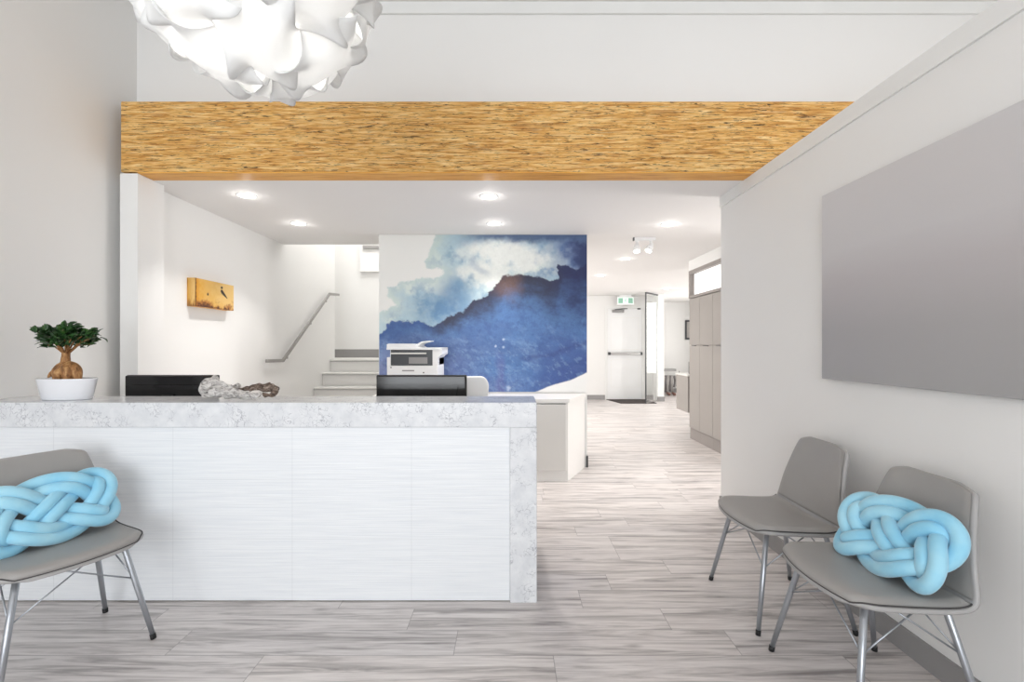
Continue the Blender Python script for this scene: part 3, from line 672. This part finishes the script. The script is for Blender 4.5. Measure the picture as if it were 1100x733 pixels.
# ------------------------------------------------------------------ pictures
o = thing('canvas_picture', 'large grey misty canvas picture on the right wall', 'picture', (XR-.02, 1.65, 1.12))
MB().box(XR-.040, XR-.001, .78, 2.40, 1.125, 2.085, .002, 1).build('canvas', M['canvas'], o)
MB().box(XR-.012, XR-.0005, .84, 2.34, 1.16, 2.05).build('stretcher_frame', M['trim'], o)
o = thing('bird_painting', 'small amber block painting of a bird on the left wall', 'picture', (XB, 4.0, 1.62))
bx0, bx1, by0, by1, bz0, bz1 = XB+.0005, XB+.066, 3.75, 4.27, 1.622, 1.856
MB().box(bx0, bx1, by0, by1, bz0, bz1, .001, 1).build('block', M['beam_soffit'], o)
def amber(nu, nv, side=False):
    U, V = np.meshgrid(np.arange(nu+1)/nu, np.arange(nv+1)/nv)
    n1 = fbm(U*520, V*240, .02, 5, 21); n2 = fbm(U*520, V*240, .07, 4, 22)
    img = np.zeros(U.shape+(3,)); img[:] = C3(222, 176, 92)
    img = lerp(img, C3(230, 192, 120), ss(.35, .8, U+n1*.6)); img = lerp(img, C3(214, 150, 34), ss(.25, .0, U+n1*.3))
    img = lerp(img, C3(160, 92, 30), ss(.72, 1.0, V+n1*.5+n2*.25)*.9); img = lerp(img, C3(80, 40, 20), ss(.88, 1.02, V+n2*.25+n1*.3-U*.02)*.95)
    if not side:
        img = lerp(img, C3(92, 44, 16), ss(.03, .005, np.abs(U-.012+n2*.03))*.9)
        X = U*520; Y = V*234
        bird = np.minimum(np.hypot((X-345)/15, (Y-40)/10)-1, sdf(X, Y, [(332, 62), (352, 58), (392, 92), (428, 128), (420, 130), (372, 108), (345, 92), (330, 78)])/8)
        img = lerp(img, C3(48, 34, 26), ss(.3, -.15, bird+n2*.3)); img = lerp(img, C3(60, 34, 20), ss(1.5, .7, np.hypot((X-158)/9, (Y-118)/11)+n2))
        img = lerp(img, C3(60, 34, 20), ss(1.3, .7, np.abs(np.hypot((X-350)/17, (Y-98)/8)-1)*5+n2)*.4)
    else: img = lerp(img, C3(216, 160, 70), ss(0, .2, n1)*.4)
    return np.clip(img, 0, 1)
art_mesh('painted_face', 160, 80, lambda u, v: Vector((bx1+.0008, by0+u*(by1-by0), bz1-v*(bz1-bz0))), amber(160, 80), o)
art_mesh('painted_edge', 30, 60, lambda u, v: Vector((bx0+u*(bx1+.0006-bx0), by0-.0008, bz1-v*(bz1-bz0))), amber(30, 60, True), o)

# ------------------------------------------------------------------ pendant lamp of interlocking curved sheets
LC = Vector((-.765, 1.36, 2.43)); LR = .335
o = thing('pendant_lamp', 'large white pendant lamp of interlocking swirled sheets near the ceiling', 'lamp', tuple(LC))
phi = (1+5**.5)/2
ico = [Vector(v).normalized() for v in [(0, s1, s2*phi) for s1 in (-1, 1) for s2 in (-1, 1)]+[(s1, s2*phi, 0) for s1 in (-1, 1) for s2 in (-1, 1)]+[(s2*phi, 0, s1) for s1 in (-1, 1) for s2 in (-1, 1)]]
tris = []
for i in range(12):
    for j in range(i+1, 12):
        for k_ in range(j+1, 12):
            if all((ico[a]-ico[b_]).length < 1.1 for a, b_ in ((i, j), (j, k_), (i, k_))): tris.append((i, j, k_))
ROTL = Matrix.Rotation(.5, 3, 'X') @ Matrix.Rotation(.35, 3, 'Y') @ Matrix.Rotation(.9, 3, 'Z')
def slerp(a, b_, t_):
    w_ = a.angle(b_)
    return (a*math.sin((1-t_)*w_)+b_*math.sin(t_*w_))/math.sin(w_) if w_ > 1e-5 else a.copy()
for i in range(12):
    for j in range(i+1, 12):
        if (ico[i]-ico[j]).length > 1.1: continue
        tt = [t_ for t_ in tris if i in t_ and j in t_]; cs = [(ico[t_[0]]+ico[t_[1]]+ico[t_[2]]).normalized() for t_ in tt]
        Q = [ico[i], cs[0], ico[j], cs[1]]; ctr = (ico[i]+ico[j]).normalized()
        if (Q[1]-Q[0]).cross(Q[2]-Q[1]).dot(ctr) < 0: Q = [Q[0], Q[3], Q[2], Q[1]]
        def f(u, v, Q=Q, ctr=ctr):
            # sheet over one face; each edge is S-shaped: over its neighbour at one end, under it at the other
            q = slerp(slerp(Q[0], Q[1], u), slerp(Q[3], Q[2], u), v).normalized()
            a, b_ = 2*u-1, 2*v-1
            wx = math.sin(PI*v*2)*abs(a)**2*(1 if a > 0 else -1); wy = math.sin(PI*u*2)*abs(b_)**2*(-1 if b_ > 0 else 1)
            ex_ = (slerp(Q[1], Q[2], v)-slerp(Q[0], Q[3], v)).normalized(); ey_ = (slerp(Q[3], Q[2], u)-slerp(Q[0], Q[1], u)).normalized()
            # side +1 means this sheet flares outwards there
            sU = -math.sin(2*PI*v) if a < 0 else math.sin(2*PI*v); sV = math.sin(2*PI*u) if b_ < 0 else -math.sin(2*PI*u)
            lift = abs(a)**2.2*sU + abs(b_)**2.2*sV
            lat = ex_*(a*abs(a)**1.2*(.11*math.sin(PI*v)+sU*.085))+ey_*(b_*abs(b_)**1.2*(.11*math.sin(PI*u)+sV*.085))
            q = (q+lat).normalized()
            # curl around the nearest corner
            for kk, c_ in enumerate(Q):
                dd = q.angle(c_); amt = .85*math.exp(-(dd/.27)**2); q = Matrix.Rotation(amt, 3, c_) @ q
            rr = 1+.115*lift+.05*(1-a*a)*(1-b_*b_)
            near = min(q.angle(c_) for c_ in Q); rr -= .10*math.exp(-(near/.17)**2)
            return LC+(ROTL @ q)*LR*rr
        m = MB(); m.grid(f, 26, 26)
        m.build('shade_panel', M['shade'], o, smooth=True, mods=(('SOLIDIFY', dict(thickness=.0025)),))
m = MB(); m.tube([LC+Vector((0, 0, .05)), Vector((LC.x, LC.y, CHI-.02))], .004, 8); m.build('cord', M['white_plastic'], o)
m = MB(); m.lathe([(.05, 0), (.06, .012), (.06, .024)], (LC.x, LC.y, CHI-.0245), 24); m.build('ceiling_rose', M['white_plastic'], o, smooth=True)
m = MB(); m.lathe([(.004, -.05), (.03, -.03), (.034, 0), (.02, .035), (.014, .06), (.004, .065)], tuple(LC), 20); m.build('bulb', M['lens'], o, smooth=True)
l = bpy.data.lights.new('pendant_glow', 'POINT'); l.energy = 3.2; l.shadow_soft_size = .06; l.color = (1, .97, .93)
lo = bpy.data.objects.new('pendant_glow', l); COL.objects.link(lo); lo.location = (0, 0, -.09); lo.parent = o

# ------------------------------------------------------------------ recessed downlights
def downlight_proto():
    o = thing('recessed_downlight', 'x', 'ceiling light', (0, 0, CL))
    m = MB(); m.lathe([(.064, -.0045), (.072, -.004), (.074, -.0005), (.064, -.0006)], (0, 0, 0), 32)
    m.build('trim_ring', M['white_plastic'], o, world=False, smooth=True)
    m = MB(); m.lathe([(.063, -.0052), (.063, -.0008)], (0, 0, 0), 32); m.build('lens', M['lens'], o, world=False)
    l = bpy.data.lights.new('downlight_beam', 'AREA'); l.shape = 'DISK'; l.size = .09; l.energy = 4.2; l.spread = math.radians(92); l.color = (1, .965, .93)
    lo = bpy.data.objects.new('downlight_beam', l); COL.objects.link(lo); lo.location = (0, 0, -.02); lo.parent = o
    l2 = bpy.data.lights.new('downlight_glow', 'POINT'); l2.energy = .45; l2.shadow_soft_size = .03; l2.color = (1, .97, .94)
    lo2 = bpy.data.objects.new('downlight_glow', l2); COL.objects.link(lo2); lo2.location = (0, 0, -.05); lo2.parent = o
    return o
dl = [(265, 210, 'lit downlight, nearest to the left wall, above the bird painting'), (321, 240, 'lit downlight beyond the bird painting, before the stairs'),
      (525, 211, 'lit downlight in the middle of the opening, nearest to the beam'), (531, 240, 'lit downlight just in front of the blue mural'),
      (718, 241, 'large lit downlight to the right, beside the track light'), (672, 278, 'lit downlight in the hall, left of and below the track light'),
      (645, 296, 'small lit downlight beside the mural edge, toward the exit door'), (716, 310, 'small lit downlight above the back room, right of the glass door')]
pr = downlight_proto()
for i, (x, y, lab) in enumerate(dl):
    Y = F*(CL-CH)/(HY-y); q = pr if i == 0 else copy_tree(pr); q.location = ((x-VX)*Y/F, Y, CL); q['label'] = lab; q['group'] = 'recessed downlights in the low ceiling'

# track light
Y = 5.0; a, b_ = at(680.5, 0, Y).x, at(704, 0, Y).x
o = thing('track_light', 'white ceiling track light with two spot heads', 'ceiling light', ((a+b_)/2, Y, CL))
MB().box(a, b_, Y-.018, Y+.018, CL-.034, CL-.001, .002, 1).build('rail', M['white_plastic'], o)
MB().box(a-.004, a+.006, Y-.019, Y+.019, CL-.035, CL-.001).build('rail_end_cap', M['dark'], o)
for xx, tl in ((at(684, 0, Y).x, .1), (at(699, 0, Y).x, .55)):
    m = MB(); m.tube([(xx, Y, CL-.034), (xx, Y, CL-.085)], .010, 12); m.tube([(xx, Y, CL-.034), (xx, Y, CL-.05)], .02, 12)
    h = m.build('spot_head', M['white_plastic'], o, smooth=True)
    dv = Vector((math.sin(tl)*-1, -.35, -1)).normalized(); p0 = Vector((xx, Y, CL-.09))-dv*.03
    MB().tube([p0, p0+dv*.03, p0+dv*.035, p0+dv*.10], [.018, .022, .03, .040], 18).build('lamp_can', M['white_plastic'], h, smooth=True)
    MB().tube([p0+dv*.1005, p0+dv*.102], [.034, .034], 18).build('lamp_face', M['lens'], h)

# ------------------------------------------------------------------ stairs and handrail
o = thing('staircase', 'white stairs with grey treads climbing behind the left desk area', 'stairs', (-2.1, 6.0, 0))
SR, ST = .1815, .284; ys = 6.17-3*ST
for i in range(6):
    z1 = SR*(i+1); y0 = ys+ST*i; y1 = y0+ST if i < 5 else 7.798
    xl_ = XB+.001 if i < 5 else XB+.001
    MB().box(xl_, -1.502, y0, y0+.02, z1-SR, z1-.03).build('riser', M['lam'], o)
    MB().box(xl_, -1.502, y0-.02, y1, z1-.03, z1, .003, 1).build('tread' if i < 5 else 'landing', M['laminate_door'], o)
    MB().box(xl_, -1.502, y0-.022, y0-.012, z1-.03, z1-.022).build('nosing', M['base'], o)
MB().box(-3.79, XB-.002, 6.902, 7.798, SR*6-.03, SR*6).build('landing', M['laminate_door'], o)
struct('baseboard_stair', MB().box(-3.79, -1.51, 7.785, 7.8, SR*6, SR*6+.14), M['base'])
o = thing('handrail', 'slanted brushed metal handrail on the wall beside the stairs', 'handrail', (XB+.06, 5.9, 1.1))
hx = XB+.055
def HP(x, y): Yh = hx*F/(x-VX); return Vector((hx, Yh, CH-(y-HY)*Yh/F))
P = [HP(286, 388), HP(304, 387.5), HP(354, 316), HP(364, 317)]
def flatbar(m, A_, B_, hgt=.036, th=.012):
    dv = (B_-A_); n_ = Vector((0, -dv.z, dv.y)).normalized()*hgt/2
    m.prism([((A_+n_).y, (A_+n_).z), ((A_-n_).y, (A_-n_).z), ((B_-n_).y, (B_-n_).z), ((B_+n_).y, (B_+n_).z)], 'x', hx-th/2-.004, hx+th/2+.004)
m = MB()
for A_, B_ in zip(P, P[1:]): flatbar(m, A_, B_)
m.build('rail', M['chrome'], o)
for q in (P[1].lerp(P[2], .08), P[1].lerp(P[2], .55), P[1].lerp(P[2], .92)):
    MB().tube([(XB+.001, q.y, q.z-.05), (hx, q.y, q.z-.05), (hx, q.y, q.z-.015)], .007, 8).build('bracket', M['chrome'], o)

# ------------------------------------------------------------------ hall: taupe cabinets, transom window, low desk
XC = XH
cab_edges = [6.38, 6.03, 5.645, 5.26, 4.87]
for i, (ya, yb) in enumerate(zip(cab_edges, cab_edges[1:])):
    if i == 3: continue
labs = ['tall taupe cupboard at the far end of the hall row', 'tall taupe cupboard in the middle of the hall row', 'tall taupe cupboard nearest to the white wall edge']
for i in range(3):
    ya, yb = cab_edges[i+1], cab_edges[i]
    c = thing('tall_cupboard', labs[i], 'cupboard', (XC+.3, (ya+yb)/2, 0), 0, 'tall taupe cupboards in the hall')
    MB().box(XC+.02, XC+.6, ya+.001, yb-.001, .15, 1.945).build('carcass', M['taupe'], c)
    MB().box(XC+.012, XC+.59, ya+.001, yb-.001, 0, .149).build('toe_kick', M['taupe_dark'], c)
    for z0, z1 in ((.157, 1.297), (1.303, 1.943)):
        dd = MB().box(XC, XC+.0195, ya+.0025, yb-.0025, z0, z1, .001, 1).build('door', M['taupe'], c)
        if z0 < 1: MB().box(XC-.012, XC, ya+.12, yb-.12, z1-.008, z1-.001).build('edge_pull', M['dark'], dd)
struct('wall_hall_right', MB().box(XC+.62, XC+.75, 4.6, 6.4, 0, CL), M['wall'])
m = MB(); m.box(XC+.0, XC+.62, 5.25-.45, 5.25, 0, CL-.001); m.box(XC, XC+.62, 5.25, 6.40, 2.335, CL-.001); struct('wall_hall_front', m, M['wall'])
m = MB(); m.box(XC-.008, XC+.10, 5.26, 6.385, 2.285, 2.334); m.box(XC-.008, XC+.10, 5.26, 6.385, 1.95, 1.985); m.box(XC-.008, XC+.10, 6.335, 6.385, 1.985, 2.285); m.box(XC-.008, XC+.10, 5.26, 5.30, 1.985, 2.285)
o = struct('window_3', m, M['taupe_dark'])
g_ = MB().box(XC+.05, XC+.06, 5.30, 6.335, 1.985, 2.285).build('pane', M['frosted'], None, world=False); g_.parent = o
o = thing('floating_desk', 'pale grey low counter with white top on a recessed leg, beyond the tall cupboards', 'counter', (2.9, 6.68, 0))
MB().box(XC+.0, XC+.75, 6.43, 6.88, .345, .86, .003, 1).build('counter_body', M['taupe'], o)
MB().box(XC-.012, XC+.76, 6.415, 6.895, .861, .885, .002, 1).build('counter_top', M['lam'], o)
MB().box(2.84, 2.87, 6.60, 6.66, .0, .345).build('leg', M['chrome'], o)
MB().box(2.76, 2.95, 6.52, 6.74, .001, .012, .003, 1).build('foot_plate', M['chrome'], o)
q = thing('desk_organizer', 'small white wire frame stand on the low counter', 'stand', (2.72, 6.6, .886))
m = MB()
for zz in (.892, .98, 1.05): m.tube([(2.58, 6.6, zz), (2.86, 6.6, zz)], .005, 6)
for xx in (2.58, 2.86): m.tube([(xx, 6.6, .887), (xx, 6.6, 1.055)], .006, 6)
m.build('wire_frame', M['base'], q)
MB().box(2.60, 2.84, 6.604, 6.612, .90, 1.04).build('back_plate', M['white_plastic'], q)

# exit door
fx0, fx1 = at(650, 0, YE).x, at(692, 0, YE).x; ztop = CH-(329.3-HY)*YE/F
m = MB(); m.box(fx0, fx0+.055, YE-.03, YE, 0, ztop); m.box(fx1-.055, fx1, YE-.03, YE, 0, ztop); m.box(fx0+.055, fx1-.055, YE-.03, YE, ztop-.05, ztop)
o = struct('door_1', m, M['trim'])
def sub(mb, name, mat): q = mb.build(name, mat, None, world=False); q.parent = o; return q
m = MB(); m.box(fx0+.058, fx1-.058, YE-.018, YE-.001, .02, ztop-.053); sub(m, 'door_leaf', M['white_plastic'])
m = MB()
for z0, z1 in ((.30, .95), (1.2, 1.95)):
    for a_, b2 in ((fx0+.13, fx0+.14), (fx1-.14, fx1-.13)): m.box(a_, b2, YE-.021, YE-.018, z0, z1)
    for zz in (z0, z1): m.box(fx0+.13, fx1-.13, YE-.021, YE-.018, zz-.004, zz+.004)
sub(m, 'panel_moulding', M['lam'])
zb = CH-(380-HY)*YE/F
m = MB(); m.box(fx0+.07, fx1-.07, YE-.075, YE-.045, zb-.028, zb+.028, .006); bar = sub(m, 'push_bar', M['chrome'])
for xx in (fx0+.07, fx1-.11): m = MB(); m.box(xx, xx+.05, YE-.08, YE-.018, zb-.035, zb+.035, .004); e_ = m.build('bar_end', M['dark'], None, world=False); e_.parent = bar
m = MB(); m.box(fx0+.16, fx0+.44, YE-.075, YE-.018, ztop-.15, ztop-.085, .008); clo = sub(m, 'door_closer', M['base'])
m = MB(); m.tube([(fx0+.22, YE-.06, ztop-.08), (fx0+.45, YE-.12, ztop-.065), (fx0+.52, YE-.04, ztop-.06)], .008, 6); ar = m.build('closer_arm', M['dark'], None, world=False); ar.parent = clo
m = MB(); m.box(fx1-.17, fx1-.10, YE-.04, YE-.018, ztop-.075, ztop-.045); sub(m, 'door_contact', M['black'])
m = MB(); m.prism([(fx0+.02, 10.86), (fx1+.02, 10.86), (fx1+.06, 10.15), (fx0+.20, 10.15)], 'z', .001, .012)
tag(m.build('door_mat', M['mat'], None), 'dark doormat on the floor at the exit door', 'doormat')
# exit sign
o = thing('exit_sign', 'lit green pictogram exit sign hanging above the far door', 'sign', (2.75, YE-.2, 2.25))
ex0, ex1 = at(663, 0, YE-.2).x, at(681, 0, YE-.2).x; ez1, ez0 = CH-(318.8-HY)*(YE-.2)/F, CH-(327.6-HY)*(YE-.2)/F; Ys = YE-.2
m = MB(); m.box(ex0, ex1, Ys, Ys+.05, ez0, ez1, .004); m.box(ex0+.06, ex1-.06, Ys+.005, Ys+.045, ez1, CL-.001); m.build('sign_housing', M['white_plastic'], o)
m = MB(); m.box(ex0+.012, ex1-.012, Ys-.003, Ys, ez0+.02, ez1-.025); m.build('sign_face', M['exit_white'], o)
m = MB(); a_ = ex0+.02; wd = (ex1-ex0-.04)
for (u0, u1) in ((.02, .32), (.68, .98)): m.box(a_+wd*u0, a_+wd*u1, Ys-.005, Ys-.003, ez0+.035, ez1-.035)
m.build('green_squares', M['exit_green'], o)
m = MB(); xc = (ex0+ex1)/2; zc = (ez0+ez1)/2
m.tube([(xc+.012, Ys-.004, zc+.042), (xc+.012, Ys-.004, zc+.056)], .008, 8)
for A_, B_ in (((.008, .036), (-.006, .0)), ((-.006, 0), (.018, -.018)), ((.018, -.018), (.012, -.045)), ((-.006, 0), (-.03, -.03)), ((.006, .03), (-.024, .012)), ((.006, .03), (.032, .014))):
    m.tube([(xc+A_[0], Ys-.004, zc+A_[1]), (xc+B_[0], Ys-.004, zc+B_[1])], .005, 6)
m.build('running_figure', M['exit_green'], o)

# open glass door at the end of the hall
o = thing('glass_door', 'open full height glass door with dark edge beside the exit door', 'door', (3.1, 10.4, 0))
A_, B_ = Vector((at(693.6, 0, 10.05).x, 10.05, 0)), Vector((3.40, 10.53, 0)); dv = (B_-A_).normalized(); sd = Vector((-dv.y, dv.x, 0))*.005
def slab(p0, p1, s_, z0, z1): m = MB(); m.prism([((p0+s_).x, (p0+s_).y), ((p0-s_).x, (p0-s_).y), ((p1-s_).x, (p1-s_).y), ((p1+s_).x, (p1+s_).y)], 'z', z0, z1); return m
slab(A_+dv*.02, B_-dv*.01, sd, .04, 2.44).build('glass_panel', M['glass'], o)
slab(A_, A_+dv*.02, sd*2.4, .012, 2.468).build('edge_stile', M['dark'], o)
slab(A_+dv*.02, B_-dv*.01, sd*2.2, 2.441, 2.468).build('top_rail', M['dark'], o)
slab(A_+dv*.02, B_-dv*.01, sd*2.2, .012, .039).build('bottom_rail', M['chrome'], o)

# coat rack with hanging strips, shoes at its foot and a framed picture in the back room
o = thing('hanging_rack', 'low grey rack of pale and dark cloths in the back room', 'rack', (4.3, 12.2, 0))
Yr = 12.2; r0, r1 = at(709, 0, Yr).x+.0, at(726, 0, Yr).x+.1
zt = CH-(397.5-HY)*Yr/F
MB().box(r0+.02, r0+.38, Yr-.15, Yr+.15, zt-.03, zt+.03).build('shelf_board', M['base'], o)
m = MB(); m.tube([(r0, Yr, zt-.16), (r1, Yr, zt-.16)], .012, 8)
for xx in (r0+.01, r1-.01): m.tube([(xx, Yr, .0), (xx, Yr, zt-.03)], .012, 8)
m.build('rack_frame', M['chrome'], o)
random.seed(4)
for i in range(9):
    xx = r0+.04+i*(r1-r0-.08)/8; ph = random.random()*6
    m = MB(); m.grid(lambda u, v: Vector((xx-.026+.052*u+.01*math.sin(v*5+ph), Yr-.02+.025*math.sin(u*9+ph)*v, zt-.15-v*(.38+.09*math.sin(ph)))), 6, 8)
    m.build('hanging_cloth', M['hang_a' if i % 2 else 'hang_b'], o, smooth=True, mods=(('SOLIDIFY', dict(thickness=.01)),))
for i, (mt, lab) in enumerate((('brown', 'brown shoe under the cloth rack, nearest to the glass door'), ('brown', 'brown shoe in the middle under the cloth rack'), ('dark', 'dark shoe under the cloth rack, nearest to the low counter'))):
    xx = r0+.12+i*.14; yy = Yr-.40
    m = MB(); m.tube([(xx-.03, yy-.11, .03), (xx-.03, yy-.04, .035), (xx-.03, yy+.04, .045), (xx-.03, yy+.10, .05)], [.018, .034, .034, .030], 12)
    tag(m.build('shoe', M[mt], None, smooth=True), lab, 'shoe', 'shoes under the rack in the back room')
o = thing('picture_frame', 'small grey framed picture on the back room wall', 'picture', (4.55, 12.58, 1.5))
f0, f1 = at(736, 0, 12.58).x, at(746, 0, 12.58).x; g0, g1 = CH-(365-HY)*12.58/F, CH-(344-HY)*12.58/F
MB().box(f0, f1, 12.565, 12.599, g0, g1, .004, 1).build('frame', M['dark'], o)
MB().box(f0+.04, f1-.04, 12.560, 12.565, g0+.05, g1-.05).build('print', M['hang_a'], o)
